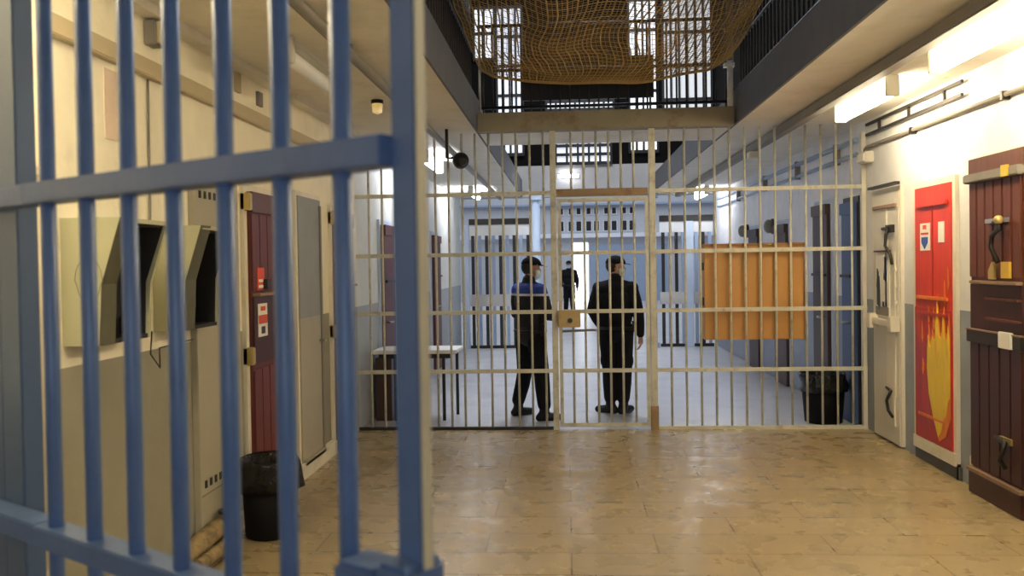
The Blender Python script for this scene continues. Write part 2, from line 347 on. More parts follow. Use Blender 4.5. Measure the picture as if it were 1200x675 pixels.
for z in (2.93, 3.03): put('rail', box(XR-.05, XR-.03, 6.6, 8.65, z-.012, z+.012), 'iron', o)
for y in (6.9, 7.6, 8.3): put('rung', box(XR-.05, XR-.03, y-.012, y+.012, 2.93, 3.03), 'iron', o)
o = thing('junction_box', 'small off white junction box at the end of the right wall conduit', 'box', (XR, 8.66, 2.66))
put('case', box(XR-.09, XR, 8.55, 8.76, 2.655, 2.765, bev=.01), 'whitedoor', o); put('lid', box(XR-.10, XR-.09, 8.565, 8.745, 2.67, 2.75), 'frame', o)
o = thing('junction_box', 'upright grey junction box on left wall above trunking', 'box', (XL, 4.42, 2.93))
put('case', box(XL, XL+.07, 4.36, 4.46, 2.90, 3.03, bev=.006), 'greypipe', o); put('lid', box(XL+.07, XL+.08, 4.37, 4.45, 2.91, 3.02), 'trunk', o)
o = tag(put('cover_plate', box(XL, XL+.02, 5.58, 5.66, 2.90, 3.03), 'trunk'), 'flat tan cover plate high on the left wall above the nearer red door', 'plate')
o = tag(put('cover_plate', box(XL, XL+.02, 5.98, 6.07, 2.88, 2.98), 'greypipe'), 'small square grey cover plate high on left wall, next to a tan plate', 'plate')
o = tag(put('wall_wire', MB().tube([(XL+.01, 4.38, 2.72), (XL+.01, 4.37, 2.0), (XL+.012, 4.36, 1.95)], .006, 6), 'greypipe'), 'thin grey wire down the left wall from trunking', 'wire')
o = tag(put('wall_poster', box(XL, XL+.006, 3.96, 4.10, 2.35, 2.69), 'pinkpaper'), 'faded pinkish paper notice on the cream left wall behind bars', 'notice')
o = tag(put('drain_pipe', MB().tube([(XL+.10, 3.245, 0), (XL+.10, 3.245, 3.03)], .035, 14).box(XL, XL+.14, 3.205, 3.285, 2.1, 2.13).box(XL, XL+.14, 3.205, 3.285, .5, .53), 'creampipe'), 'pale vertical pipe on left wall beside blue gate post', 'pipe')

o = thing('wall_conduit', 'pair of grey conduits high on the right wall beyond the grille', 'conduit', (XR, 13, 2.8))
for z, q in ((2.78, .022), (2.93, .028)): put('tube', MB().tube([(XR-.035, 8.95, z), (XR-.035, 17.0, z)], q, 10), 'bluegrey', o)
for y in (9.6, 11.2, 13.0, 15.0): put('clip', box(XR-.065, XR, y-.02, y+.02, 2.74, 2.97), 'greypipe', o)
o = thing('junction_box', 'cream junction box under dark ceiling trunking just beyond the grille', 'box', (2.21, 10.3, ZC-.1))
put('case', box(2.15, 2.27, 10.2, 10.36, ZC-.17, ZC-.096, bev=.006), 'frame', o); put('lid', box(2.16, 2.26, 10.19, 10.2, ZC-.165, ZC-.10), 'whitedoor', o)
def tube_light(x, y, label, m, lit=True, length=1.2, zc=ZC, group=None):
    r = thing('tube_light', label, 'light', (x, y, zc), 0, group)
    put('housing', box(x-.03, x+.03, y-length/2, y+length/2, zc-.03, zc, bev=.006), 'white', r)
    d = MB(); d.tube([(x, y-length/2+.03, zc-.12), (x, y-length/2+.05, zc-.12), (x, y+length/2-.05, zc-.12), (x, y+length/2-.03, zc-.12)], [.035, .05, .05, .035], 10)
    put('diffuser', d, m, r)
    for s in (-1, 1): put('end_cap', box(x-.05, x+.05, y+s*(length/2)-.018, y+s*(length/2)+.018, zc-.165, zc-.005, bev=.006), 'whitedoor', r)
    return r
tube_light(2.44, 7.17, 'lit tube light on right ceiling nearest to the cream grille', 'tube')
tube_light(2.44, 5.05, 'bright lit tube light on right ceiling above the brown door', 'tube', length=1.5)
tube_light(2.44, 2.6, 'lit tube light on right ceiling nearest to the viewer', 'tube', length=1.5)
tube_light(-1.64, 2.4, 'assumed lit tube light on left ceiling nearest to the viewer', 'tube', length=1.5)  # assumed lamp outside the frame, added to light the left wall
tube_light(-1.64, 5.45, 'unlit white tube light on left ceiling behind the blue bars', 'white', length=.95)
tube_light(-1.66, 10.6, 'lit tube light on left ceiling just beyond the grille', 'tubefar')
tube_light(-1.66, 15.4, 'lit tube light on left ceiling far beyond the grille', 'tubefar')
tube_light(2.56, 16.4, 'lit tube light on right ceiling at far end of passage', 'tubefar')
r = thing('strip_lamp', 'small white strip lamp on the pale parapet across the passage', 'light', (.05, YB-.05, 3.47))
put('housing', box(-.16, .26, YB-.06, YB-.02, 3.45, 3.52), 'white', r); put('diffuser', box(-.15, .25, YB-.09, YB-.06, 3.455, 3.515), 'tubefar', r)
r = thing('amber_lamp', 'small amber lamp on left ceiling beside the blue gate', 'light', (-1.55, 7.0, ZC))
put('base', MB().lathe([(.05, -.03), (.05, 0)], (-1.55, 7.0, ZC)), 'iron', r); put('glass', MB().lathe([(.01, -.115), (.04, -.10), (.045, -.03)], (-1.55, 7.0, ZC)), 'amber', r)

# ------------------------------------------------------------------ safety net, gallery railings
ny, nx = 121, 73; y0, y1 = 3.2, 8.62
def netz(x, y):
    u = (x-.36)/1.33; v = (y-y0)/(y1-y0)
    z = 3.52 + .15*u*u + .5*max(0, abs(u)-.8)
    z += .28*(1-v)**1.5 - .10*math.sin(PI*v) + 1.0*(1-v)*max(0, u-.25) + .6*(1-v)*max(0, -u-.35)
    z += .035*math.sin(9*u + 3*v) * math.sin(PI*min(1, v*1.1)) + .03*noise.noise(Vector((x*2, y*1.4, 3)))
    return z
def netp(i, j):
    u = i/(nx-1); v = j/(ny-1); y = y0+(y1-y0)*v
    x = -.86+2.53*u; x += .05*math.sin(y*3.1+u*5)*math.sin(PI*u) + .02*noise.noise(Vector((u*9, y*3, 1)))
    return Vector((x, y, netz(x, y)))
nb = MB()
def strand(pts, r):
    bm = nb.bm; rings = []
    for i, p in enumerate(pts):
        d = (pts[min(i+1, len(pts)-1)]-pts[max(i-1, 0)]).normalized(); a = d.cross(Vector((0, 0, 1))).normalized(); b = a.cross(d)
        rings.append([bm.verts.new(p+a*r*math.cos(t)+b*r*math.sin(t)) for t in (.5, 2.6, 4.7)])
    for A, B in zip(rings, rings[1:]):
        for k in range(3): bm.faces.new((A[k], A[(k+1) % 3], B[(k+1) % 3], B[k]))
for i in range(nx): strand([netp(i, j) for j in range(0, ny, 2)], .0072 if i % 2 == 0 else .0022)
for j in range(ny): strand([netp(i, j) for i in range(0, nx, 2)], .0042 if j % 3 == 0 else .0018)
strand([netp(i, ny-1) + Vector((0, .01, 0)) for i in range(nx)], .018)
o = put('safety_net', nb, 'net'); tag(o, 'sagging ochre safety net hung across the open well overhead', 'net')
def railing(name, label, pts0, pts1, nbar, z0, z1, panel=None):
    A = Vector(pts0); B = Vector(pts1); r = thing(name, label, 'railing', ((A+B)/2).to_tuple()[:2] + (z0,))
    for z in (z0+.08, (z0+z1)/2, z1): put('rail', MB().tube([(A.x, A.y, z), (B.x, B.y, z)], .018, 6), 'rail_dark', r)
    for k in range(nbar):
        p = A.lerp(B, (k+.5)/nbar); put('bar', MB().tube([(p.x, p.y, z0), (p.x, p.y, z1)], .011, 6), 'rail_dark', r)
    if panel: put('kick_panel', box(*panel), 'rail_dark', r)
railing('gallery_railing', 'dark barred railing on top of the beam above the cream grille', (VL, 8.92, 0), (VR, 8.92, 0), 26, ZC+.18, 4.2, (-.45, .92, 8.945, 8.965, 3.42, 3.86))
railing('gallery_railing', 'dark gallery railing along the right edge of the open well', (VR+.05, 1.2, 0), (VR+.05, 8.7, 0), 60, ZC+.30, 4.4)
railing('gallery_railing', 'dark gallery railing along the left edge of the open well', (VL-.05, 1.2, 0), (VL-.05, 8.7, 0), 60, ZC+.30, 4.4)
o = thing('hanging_pipe', 'grey and white vertical pipe at the right end of the railing', 'pipe', (1.66, 8.74, 3.27))
put('upper_pipe', MB().tube([(1.66, 8.74, 3.72), (1.66, 8.74, 5.2)], .035, 12), 'greypipe', o)
put('lower_pipe', MB().tube([(1.66, 8.74, 3.27), (1.66, 8.74, 3.68)], .03, 12).box(1.60, 1.70, 8.70, 8.78, 3.66, 3.70), 'white', o, label='white lower length of pipe')
o = tag(put('hanging_chain', MB().tube([(-.87, 8.76, 3.27), (-.87, 8.76, 5.2)], .012, 8), 'steel'), 'thin pale vertical rod at the left end of the railing', 'rod')

# ------------------------------------------------------------------ blue gate in the foreground
gx, gy, gd = -.219, 1.2, Vector((-.85, .526, 0))
ga = math.atan2(gd.y, gd.x)            # local +X runs from the free stile to the hinges
bg = thing('barred_gate', 'large blue barred steel gate standing open in the foreground', 'gate', (gx, gy, 0), ga)
L_ = dict(parent=bg, world=False)
put('stile', box(-.016, .030, -.011, .009, .05, 2.95, bev=.002), 'blue', **L_)
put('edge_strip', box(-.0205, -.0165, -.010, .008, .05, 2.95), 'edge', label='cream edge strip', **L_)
for k, d in enumerate((.139, .278, .425, .575, .722, .874, 1.030)):
    put('bar', MB().tube([(d, 0, .06), (d, 0, 2.94)], .0158, 16), 'blue', **L_)
for z in (.44, 1.155, 1.885, 2.62): put('rail', box(.031, 1.08, -.030, .030, z-.022, z+.022, bev=.003), 'blue', **L_)
lk = put('lock_case', MB().box(-.022, .045, -.04, .05, .98, 1.30, bev=.01).box(.045, .135, -.035, .045, .98, 1.285, bev=.01), 'blue', **L_)
put('keyhole_plate', MB().lathe([(.028, 0), (.028, .006), (.02, .009)], (.03, .05, 1.20), axis='y'), 'iron', parent=lk, world=False)
put('bolt', MB().box(-.06, -.034, -.02, .03, 1.10, 1.24), 'iron', parent=lk, world=False)
jp = Vector((gx, gy, 0)) + gd*1.185
jb = thing('gate_post', 'broad blue grey steel post carrying the hinges of the blue gate', 'post', jp, ga)
put('post', box(.068, .165, -.085, -.038, 0, ZC, bev=.003), 'jamb', parent=jb, world=False)
put('edge_strip', box(.165, .23, -.075, -.038, 0, ZC), 'jamb', parent=jb, world=False)
for z in (1.155, 1.885): put('rail_end', MB().box(-.10, .22, -.0375, .026, z-.022, z+.022, bev=.003), 'blue', parent=jb, world=False)  # ends of the gate rails, carried on across the post

# ------------------------------------------------------------------ cream grille across the passage
def cbar(x, z0, z1, r, p, r0=.0125): put('bar', MB().tube([(x, GY, z0), (x, GY, z1)], r0, 8), 'cream', p)
zr = (.61, 1.22, 1.82)
gl = thing('fixed_grille', 'fixed cream barred grille between the left wall and its gate', 'grille', ((XL-.13)/2, GY, 0))
for k in range(14): cbar(-2.06+k*.1405, 0, ZC-.02, 0, gl)
for z in zr + (2.44,): put('rail', box(XL, -.16, GY-.026, GY-.013, z-.02, z+.02), 'cream', gl)
put('sill', box(XL, -.16, GY-.02, GY+.02, 0, .03), 'iron', gl)
put('post', box(-.165, -.105, GY-.03, GY+.03, 0, ZC-.015, bev=.004), 'cream', gl)
gr = thing('fixed_grille', 'fixed cream barred grille between its gate and the right wall', 'grille', ((XR+.87)/2, GY, 0))
for k in range(13): cbar(1.05+k*.151, 0, ZC-.02, 0, gr)
for z in zr + (2.44,): put('rail', box(.90, XR, GY-.026, GY-.013, z-.02, z+.02), 'cream', gr)
put('sill', box(.90, XR, GY-.025, GY+.02, 0, .035), 'cream', gr)
p = put('post', box(.84, .905, GY-.03, GY+.03, 0, ZC-.015, bev=.004), 'cream', gr)
put('rust_boot', box(.836, .911, GY-.036, GY+.036, 0, .24), 'brownrail', p)
put('wall_post', box(2.955, 2.995, GY-.03, GY+.03, 0, 2.98), 'whitedoor', gr)
gt = thing('grille_gate', 'cream barred gate with lock box in the middle of the grille', 'gate', (.37, GY, 0))
for s, x in ((0, -.075), (1, .815)): put('stile', box(x-.018, x+.018, GY-.02, GY+.02, .03, 2.38), 'cream', gt)
for k in range(6): cbar(-.075+.127*(k+1), .03, 2.38, 0, gt)
for z in (.05,) + zr + (2.36,): put('rail', box(-.09, .825, GY-.026, GY-.013, z-.02, z+.02), 'cream', gt)
lb = put('lock_box', box(-.105, .125, GY-.075, GY-.026, 1.06, 1.235, bev=.006), mat('tan lock paint', (.42, .31, .14), .5, var=.25, dirt=(.2, .08, .03), damt=.7), gt)
put('keyhole', MB().lathe([(.025, 0), (.022, .01)], (.02, GY-.085, 1.13), axis='y'), 'iron', lb)
put('bolt_handle', MB().tube([(-.06, GY-.06, 1.02), (.26, GY-.06, 1.03), (.28, GY-.09, 1.03)], .013, 8), 'steel', gt)
tr = thing('transom_grille', 'short cream bars above a rusty transom over the grille gate', 'grille', (.37, GY, 2.4))
put('transom', box(-.104, .828, GY-.03, GY+.03, 2.40, 2.475), 'brownrail', tr, label='rusty brown transom')
for k in range(6): cbar(-.075+.127*(k+1), 2.475, ZC-.02, 0, tr)
r = thing('surveillance_camera', 'round black surveillance camera hanging before the grille', 'camera', (-1.06, 8.62, 2.77))
put('body', MB().ball((-1.06, 8.6, 2.77), .085, 3), 'black', r); put('lens', MB().lathe([(.035, -.10), (.04, -.06)], (-1.03, 8.6, 2.75), axis='y'), 'iron', r)
put('arm', MB().tube([(-1.13, 8.6, 2.80), (-1.2, 8.6, 2.80), (-1.2, 8.6, ZC)], .016, 8), 'iron', r)
r = thing('plywood_cabinet', 'orange plywood cabinet hung behind the bars of the grille', 'cabinet', (1.91, 8.98, .9))
put('carcass', box(1.40, 2.41, 8.86, 9.10, .905, 1.865, bev=.004), 'ply', r); put('top_board', box(1.385, 2.425, 8.85, 9.11, 1.865, 1.89), 'plyedge', r)
for z in (1.66, 1.30): put('hinge', box(1.385, 1.40, 8.88, 8.93, z-.04, z+.04), 'iron', r)

# ------------------------------------------------------------------ doors
def hook(pts, r=.011): return MB().tube(pts, r, 8)
def hdoor(n, side, ya, yb, z0, z1, m, label, frame='frame', thick=.035, fw=.035, depth=.03):
    """a door on a side wall: side=+1 right wall, -1 left wall; leaf proud of the wall by `thick`"""
    X = XR if side > 0 else XL; s = -side
    r = sroot('door_%d' % n, (X, (ya+yb)/2, z0), label)
    put('leaf', box(X, X+s*thick, ya, yb, z0, z1, bev=.004), m, r)
    if frame: put('door_frame', MB().box(X, X+s*depth, ya-fw, ya, z0, z1+fw).box(X, X+s*depth, yb, yb+fw, z0, z1+fw).box(X, X+s*depth, ya, yb, z1, z1+fw), frame, r)
    return r, X+s*thick, s
# white door by the grille
r, x, s = hdoor(2, 1, 7.86, 8.48, .02, 2.33, 'whitedoor', 'off white door with pinned black drawing beside the grille', 'frame')
put('hinge_bar', box(x-.05, x, 7.82, 8.50, 2.375, 2.40), 'iron', r)
put('batten', box(x-.02, x, 7.90, 8.46, 2.18, 2.21), 'ledge', r); put('stile_ridge', box(x-.012, x, 8.12, 8.16, 1.25, 2.18), 'frame', r)
put('stile_ridge', box(x-.012, x, 7.93, 7.96, .45, 1.78), 'frame', r); put('lower_panel', box(x-.014, x, 7.95, 8.13, .18, 1.02), 'frame', r)
pn = put('drawing', box(x-.012, x-.002, 8.06, 8.40, 1.17, 1.77), 'paper', r)
fg = MB(); px = x-.018
for (ya, za, w, h) in ((8.34, 1.26, .05, .36), (8.30, 1.22, .03, .22), (8.33, 1.42, .08, .14), (8.15, 1.56, .04, .17), (8.16, 1.50, .06, .08), (8.20, 1.25, .05, .06)):
    fg.prism([(px, ya-w/2, za), (px, ya+w/2, za+.02), (px, ya+w/2*.6, za+h), (px, ya-w/2*.7, za+h*.9)], (.006, 0, 0))
put('black_figures', fg, 'black', pn)
put('grey_ground', MB().box(x-.018, x-.012, 8.07, 8.39, 1.18, 1.26), 'greypipe', pn)
put('picture_rail', box(x-.025, x, 8.04, 8.42, 1.775, 1.79), 'redwood', r)
put('latch', hook([(x-.02, 8.20, 1.99), (x-.03, 8.02, 1.985), (x-.06, 8.0, 1.93), (x-.05, 8.05, 1.83), (x-.03, 7.98, 1.75), (x-.03, 7.94, 1.66)], .014), 'iron', r)
put('latch_plate', box(x-.03, x, 7.95, 8.10, 1.95, 2.02), 'iron', r)
put('bolt_case', MB().box(x-.06, x, 7.85, 8.46, 1.09, 1.15, bev=.006).box(x-.08, x, 8.38, 8.47, 1.05, 1.19, bev=.006).box(x-.08, x, 7.84, 7.93, 1.05, 1.19, bev=.006), 'frame', r)
put('pull_handle', hook([(x-.01, 8.15, .51), (x-.03, 7.99, .50), (x-.05, 8.0, .45), (x-.04, 8.07, .40), (x-.05, 8.0, .32), (x-.02, 7.97, .26)], .014), 'iron', r)
for z in (1.3, 1.45, 1.6): put('wall_bolt', box(x-.02, x, 7.90, 7.94, z, z+.03), 'frame', r)
# red door with flames
r, x, s = hdoor(3, 1, 6.80, 7.50, .20, 2.30, 'red', 'bright red door painted with yellow flames', 'frame', fw=.05)
put('bottom_rail', box(x-.006, XR, 6.75, 7.55, .10, .20), 'frame', r); put('threshold', box(XR-.02, XR, 6.72, 7.56, 0, .095), 'slab', r)
put('lower_board', box(x-.008, x, 6.81, 7.49, .21, 1.30), 'redlow', r, label='deeper red lower board')
put('batten', box(x-.022, x, 6.86, 7.44, 2.13, 2.17, bev=.006), 'red', r); put('batten', box(x-.022, x, 6.86, 7.44, 1.37, 1.40, bev=.005), 'ember', r)
put('batten', box(x-.022, x, 6.86, 7.44, 1.24, 1.27, bev=.005), 'redlow', r); put('batten', box(x-.02, x-.006, 6.90, 7.42, .395, .42, bev=.004), 'ember', r)
put('groove_strip', box(x-.006, x, 7.14, 7.155, 1.40, 2.13), 'redlow', r)
fx = x-.0135
def flame(pts, m, dx=0): put('flame', MB().prism([(fx-dx, yy, zz) for yy, zz in pts], (.005, 0, 0)), m, r)
flame([(7.02, .24), (7.13, .42), (7.20, .60), (7.24, .85), (7.22, 1.0), (7.20, 1.17), (7.165, 1.02), (7.14, 1.14), (7.09, 1.06), (7.035, 1.42), (6.995, 1.12), (6.965, 1.10), (6.92, 1.33), (6.895, 1.12), (6.86, 1.10), (6.835, 1.28), (6.815, 1.15), (6.815, .45), (6.90, .30)], 'ember')
flame([(7.03, .27), (7.12, .42), (7.20, .60), (7.235, .82), (7.215, 1.08), (7.175, .98), (7.13, 1.08), (7.085, 1.04), (7.04, 1.36), (7.0, 1.09), (6.96, 1.07), (6.925, 1.28), (6.90, 1.09), (6.86, 1.06), (6.84, 1.18), (6.818, 1.06), (6.818, .62), (6.85, .58), (6.88, .48), (6.94, .40), (6.98, .32)], 'flame', .004)
for (yc, zc, w, h) in ((7.10, 1.16, .025, .16), (7.33, 1.05, .02, .14), (6.90, 1.38, .02, .16), (7.32, .78, .02, .10), (6.84, 1.50, .015, .14), (7.20, 1.22, .018, .10)):
    flame([(yc-w, zc), (yc, zc-.04), (yc+w, zc), (yc+.3*w, zc+h)], 'ember', .001)
sn = put('sign_board', box(x-.007, x, 7.19, 7.375, 1.775, 2.0), 'paper', r, label='white sign with blue shield')
put('sign_symbol', MB().prism([(x-.010, 7.22, 1.885), (x-.010, 7.345, 1.885), (x-.010, 7.345, 1.84), (x-.010, 7.283, 1.785), (x-.010, 7.22, 1.84)], (.004, 0, 0)), 'blueink', sn)
put('sign_lines', MB().box(x-.010, x-.006, 7.21, 7.355, 1.905, 1.922).box(x-.010, x-.006, 7.25, 7.315, 1.95, 1.985), 'redink', sn)
put('paper_label', box(x-.006, x, 6.925, 7.03, 1.835, 2.0), 'paper', r)
# brown plank door
r, x, s = hdoor(4, 1, 5.70, 6.43, .0, 2.42, 'brownwood', 'heavy red brown plank door with iron latch on the right', 'frame', fw=.02, thick=.06)
put('header_board', box(x-.012, x, 5.69, 6.44, 2.30, 2.42), 'headwood', r); put('drip_rail', box(x-.05, x, 5.69, 6.45, 2.245, 2.31, bev=.008), 'greypipe', r)
for k in range(6): put('plank', box(x-.014, x, 5.72+k*.12, 5.72+k*.12+.108, 1.57, 2.245, bev=.006), 'brownwood', r)
put('ledge', box(x-.05, x, 5.72, 6.36, 1.525, 1.548, bev=.004), 'ledge', r)
put('mid_panel', box(x-.012, x, 5.71, 6.42, 1.20, 1.52), 'darkwood', r)
for z in (1.425, 1.285): put('slot_ledge', box(x-.04, x-.01, 5.72, 6.16, z-.008, z+.008), 'brownwood', r)
put('iron_strap', box(x-.03, x, 5.69, 6.45, 1.10, 1.195, bev=.005), 'iron', r); put('strap_edge', box(x-.036, x-.005, 5.69, 6.45, 1.19, 1.20), 'ledge', r)
for k in range(5): put('lower_plank', box(x-.014, x, 5.72+k*.143, 5.72+k*.143+.134, .20, 1.10, bev=.005), 'darkwood', r)
put('kick_board', box(x-.03, x, 5.70, 6.43, .0, .165, bev=.006), 'darkwood', r); put('kick_ledge', box(x-.045, x, 5.70, 6.43, .165, .19), 'ledge', r)
put('strap_plate', box(x-.045, x-.02, 5.80, 5.96, 1.10, 1.21, bev=.004), 'paper', r)
put('latch', hook([(x-.02, 6.10, 1.95), (x-.06, 5.90, 1.95), (x-.08, 5.86, 1.90), (x-.06, 6.0, 1.86), (x-.06, 6.02, 1.78), (x-.05, 5.94, 1.68)], .016), 'iron', r)
put('latch_knob', MB().ball((x-.08, 5.87, 1.96), .03, 3), 'brass', r); put('latch_bar', box(x-.05, x-.01, 5.86, 6.12, 1.945, 1.975), 'steel', r)
put('key_tag', box(x-.03, x-.012, 5.84, 5.945, 1.57, 1.68), 'tagyellow', r); put('key_tag', MB().prism([(x-.03, 6.04, 1.56), (x-.03, 6.12, 1.56), (x-.03, 6.12, 1.62), (x-.03, 6.07, 1.68), (x-.03, 6.04, 1.66)], (.018, 0, 0)), 'brass', r)
put('corner_tag', box(x-.06, x-.045, 5.80, 5.88, 2.245, 2.32), 'tagyellow', r)
put('pull_handle', hook([(x-.02, 6.05, .48), (x-.05, 5.86, .47), (x-.07, 5.85, .42), (x-.06, 5.92, .35), (x-.03, 5.90, .29)], .016), 'iron', r)
put('handle_plate', box(x-.03, x-.01, 5.83, 5.98, .46, .50), 'brass', r)
for z in (2.29, 1.15, .20): put('hinge_knuckle', box(XR-.05, XR, 6.43, 6.50, z-.05, z+.05, bev=.006), 'frame', r)
# left wall doors
def leftwood(n, ya, yb, label):
    r, x, s = hdoor(n, -1, ya, yb, .0, 2.24, 'redwood', label, 'frame', thick=.05, fw=.05)
    put('header_board', box(x, x+.02, ya, yb, 2.10, 2.24), 'headwood', r)
    for k in range(5):
        w = (yb-ya)/5; put('plank', box(x, x+.012, ya+k*w+.004, ya+(k+1)*w-.004, .18, 1.02, bev=.004), 'redwood', r); put('upper_plank', box(x, x+.012, ya+k*w+.004, ya+(k+1)*w-.004, 1.56, 2.09, bev=.004), 'redwood', r)
    put('mid_panel', box(x, x+.015, ya+.01, yb-.01, 1.06, 1.52), 'darkwood', r); put('ledge', box(x, x+.05, ya+.03, yb-.02, 1.525, 1.545), 'ledge', r)
    for z in (2.17, 1.12): put('hinge_knuckle', box(XL, XL+.07, ya-.05, ya+.01, z-.06, z+.06, bev=.006), 'brass', r)
    put('bolt', MB().box(x, x+.05, ya+.18, ya+.26, 1.57, 1.64), 'iron', r)
    return r, x
r, x = leftwood(5, 5.68, 6.42, 'dark red plank door with red notices behind the blue bars')
n1 = put('notice', box(x+.012, x+.018, 5.76, 5.89, 1.565, 1.72), 'redink', r); put('notice_text', MB().box(x+.018, x+.02, 5.78, 5.87, 1.62, 1.64).box(x+.018, x+.02, 5.78, 5.87, 1.58, 1.60), 'paper', n1)
n2 = put('notice', box(x+.012, x+.019, 5.755, 5.93, 1.24, 1.47), 'paper', r)
put('notice_text', MB().box(x+.019, x+.021, 5.76, 5.925, 1.33, 1.39).box(x+.019, x+.021, 5.80, 5.89, 1.42, 1.45), 'redink', n2); put('notice_symbol', MB().box(x+.019, x+.021, 5.81, 5.88, 1.26, 1.31), 'black', n2)
leftwood(6, 7.79, 8.45, 'dark red plank door at far end of near left wall')
r, x, s = hdoor(7, -1, 6.76, 7.38, .0, 2.30, 'greydoor', 'grey over beige steel cell door between two dark red doors', 'frame', thick=.04, fw=.04)
put('kick_rail', box(x, x+.02, 6.78, 7.36, .10, .14), 'beigedoor', r); put('door_edge', box(x, x+.012, 7.33, 7.37, .1, 2.25), 'greypipe', r); put('handle', hook([(x, 7.30, 1.08), (x+.05, 7.30, 1.08), (x+.05, 7.22, 1.08)]), 'steel', r)
r, x, s = hdoor(8, -1, 4.84, 5.50, .14, 2.26, 'beigedoor', 'beige steel door with rows of small vent holes behind hoods', None, thick=.04)
for z0 in (2.16, .44):
    vh = MB()
    for k in range(8): vh.box(x, x+.004, 4.90+k*.07, 4.93+k*.07, z0-.022, z0+.022)
    put('vent_holes', vh, 'dark', r)
put('seam', box(x, x+.004, 4.86, 5.48, .375, .383), 'greypipe', r)
# doors past the grille
def fardoor(n, side, ya, yb, z1, m, label, fr='paleblue'):
    r, x, s = hdoor(n, side, ya, yb, .0, z1, m, label, fr, thick=.07, fw=.06)
    sx = 1 if side < 0 else -1
    put('ledge', box(x, x+sx*.03, ya+.03, yb-.03, 1.52, 1.55), 'iron', r); put('handle', hook([(x, ya+.12, 1.05), (x+sx*.05, ya+.12, 1.05), (x+sx*.05, ya+.22, 1.05)], .014), 'steel', r)
    put('header_board', box(x, x+sx*.02, ya, yb, z1-.12, z1), m, r)
fardoor(9, -1, 9.85, 10.45, 2.2, 'redwood', 'red brown door on the left wall above the white topped table', 'paleblue')
fardoor(10, -1, 13.6, 14.3, 2.2, 'redwood', 'red brown door farther down the left wall past the table', 'paleblue')
fardoor(11, 1, 9.86, 10.42, 2.34, 'brown', 'dark brown door on right wall behind the grille bin')
fardoor(12, 1, 11.7, 12.35, 2.2, 'brown', 'dark brown door on right wall behind the plywood cabinet')
fardoor(13, 1, 13.4, 14.05, 2.2, 'brown', 'dark brown door farthest along the right wall')
fardoor(14, 1, 8.98, 9.35, 2.30, 'navydoor', 'narrow navy door on right wall just past the grille', 'iron')
for y, lb in ((14.4, 'round dark wall lamp near the farthest brown door'), (12.55, 'round dark wall lamp above and past the bin door')):
    r = thing('wall_lamp', lb, 'light', (XR, y, 2.2)); put('base', MB().lathe([(.11, -.05), (.11, 0)], (XR, y, 2.2), axis='x'), 'iron', r)
    put('globe', MB().ball((XR-.09, y, 2.2), .10, 3, (.7, 1, 1)), 'greypipe', r)

# ------------------------------------------------------------------ telephone hoods on the left wall
def hoodbox(y, label):
    w = .46; zt, zb = 1.95, 1.39; t, b = .27, .17      # depth at top and bottom
    r = thing('wall_hood', label, 'hood', (XL, y, zb))
    def cheek(ya, th): return MB().prism([(XL, ya, zb), (XL, ya, zt), (XL+t, ya, zt), (XL+b+.01, ya, zt-.29), (XL+b-.005, ya, zb)], (0, th, 0))
    ck = put('side_panel', cheek(y, .02), 'hood', r); put('side_panel', cheek(y+w-.02, .02), 'hood', r)
    put('top_panel', MB().box(XL, XL+t, y+.02, y+w-.02, zt-.02, zt), 'hood', r)
    put('front_flange', MB().prism([(XL+t, y, zt), (XL+t+.004, y+.02, zt), (XL+b+.004, y+.055, zb), (XL+b, y, zb)], (0, 0, .001)) if False else
        MB().prism([(XL+t-.01, y+.001, zt), (XL+t+.004, y+.001, zt), (XL+b+.014, y+.001, zt-.29), (XL+b, y+.001, zb), (XL+b-.01, y+.001, zb), (XL+b, y+.001, zt-.29)], (0, .12, 0)), 'hoodside', r)
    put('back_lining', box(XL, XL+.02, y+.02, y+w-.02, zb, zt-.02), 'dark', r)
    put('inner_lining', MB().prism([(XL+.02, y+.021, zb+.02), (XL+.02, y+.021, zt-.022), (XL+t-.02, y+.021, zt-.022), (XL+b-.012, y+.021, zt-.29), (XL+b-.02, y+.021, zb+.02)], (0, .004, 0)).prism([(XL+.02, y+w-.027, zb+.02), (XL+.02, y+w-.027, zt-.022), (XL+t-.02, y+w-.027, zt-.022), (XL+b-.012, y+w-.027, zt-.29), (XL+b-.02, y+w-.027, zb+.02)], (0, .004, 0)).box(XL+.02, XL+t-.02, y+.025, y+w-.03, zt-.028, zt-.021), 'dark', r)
    put('telephone', MB().box(XL+.02, XL+.09, y+.15, y+.33, zb+.10, zt-.12, bev=.01), 'black', r)
    put('handset', MB().tube([(XL+.11, y+.19, zb+.16), (XL+.13, y+.19, zb+.24), (XL+.11, y+.19, zb+.33)], [.022, .013, .022], 8), 'black', r)
    put('shelf', box(XL, XL+b-.01, y+.02, y+w-.02, zb, zb+.02), 'dark', r)
    return r, ck
r, ck = hoodbox(3.58, 'pale green wall hood with outlined emblem, nearest the viewer')
em = MB(); yc = 3.577
oval = [(XL+.125+.062*math.cos(a)*(1 if math.sin(a) > -.2 else .86), yc, 1.675+.10*math.sin(a)) for a in [PI*2*k/28 for k in range(29)]]
em.tube(oval, .0016, 5)
for x0, x1, z in ((.10, .15, 1.72), (.105, .15, 1.69), (.10, .15, 1.655), (.105, .15, 1.62), (.11, .14, 1.595)): em.tube([(XL+x0, yc, z), (XL+x1, yc, z)], .0015, 4)
em.tube([(XL+.10, yc, 1.72), (XL+.10, yc, 1.655)], .0015, 4); put('emblem', em, 'pencil', ck)
hoodbox(4.40, 'dark fronted wall hood between the first hood and red door')
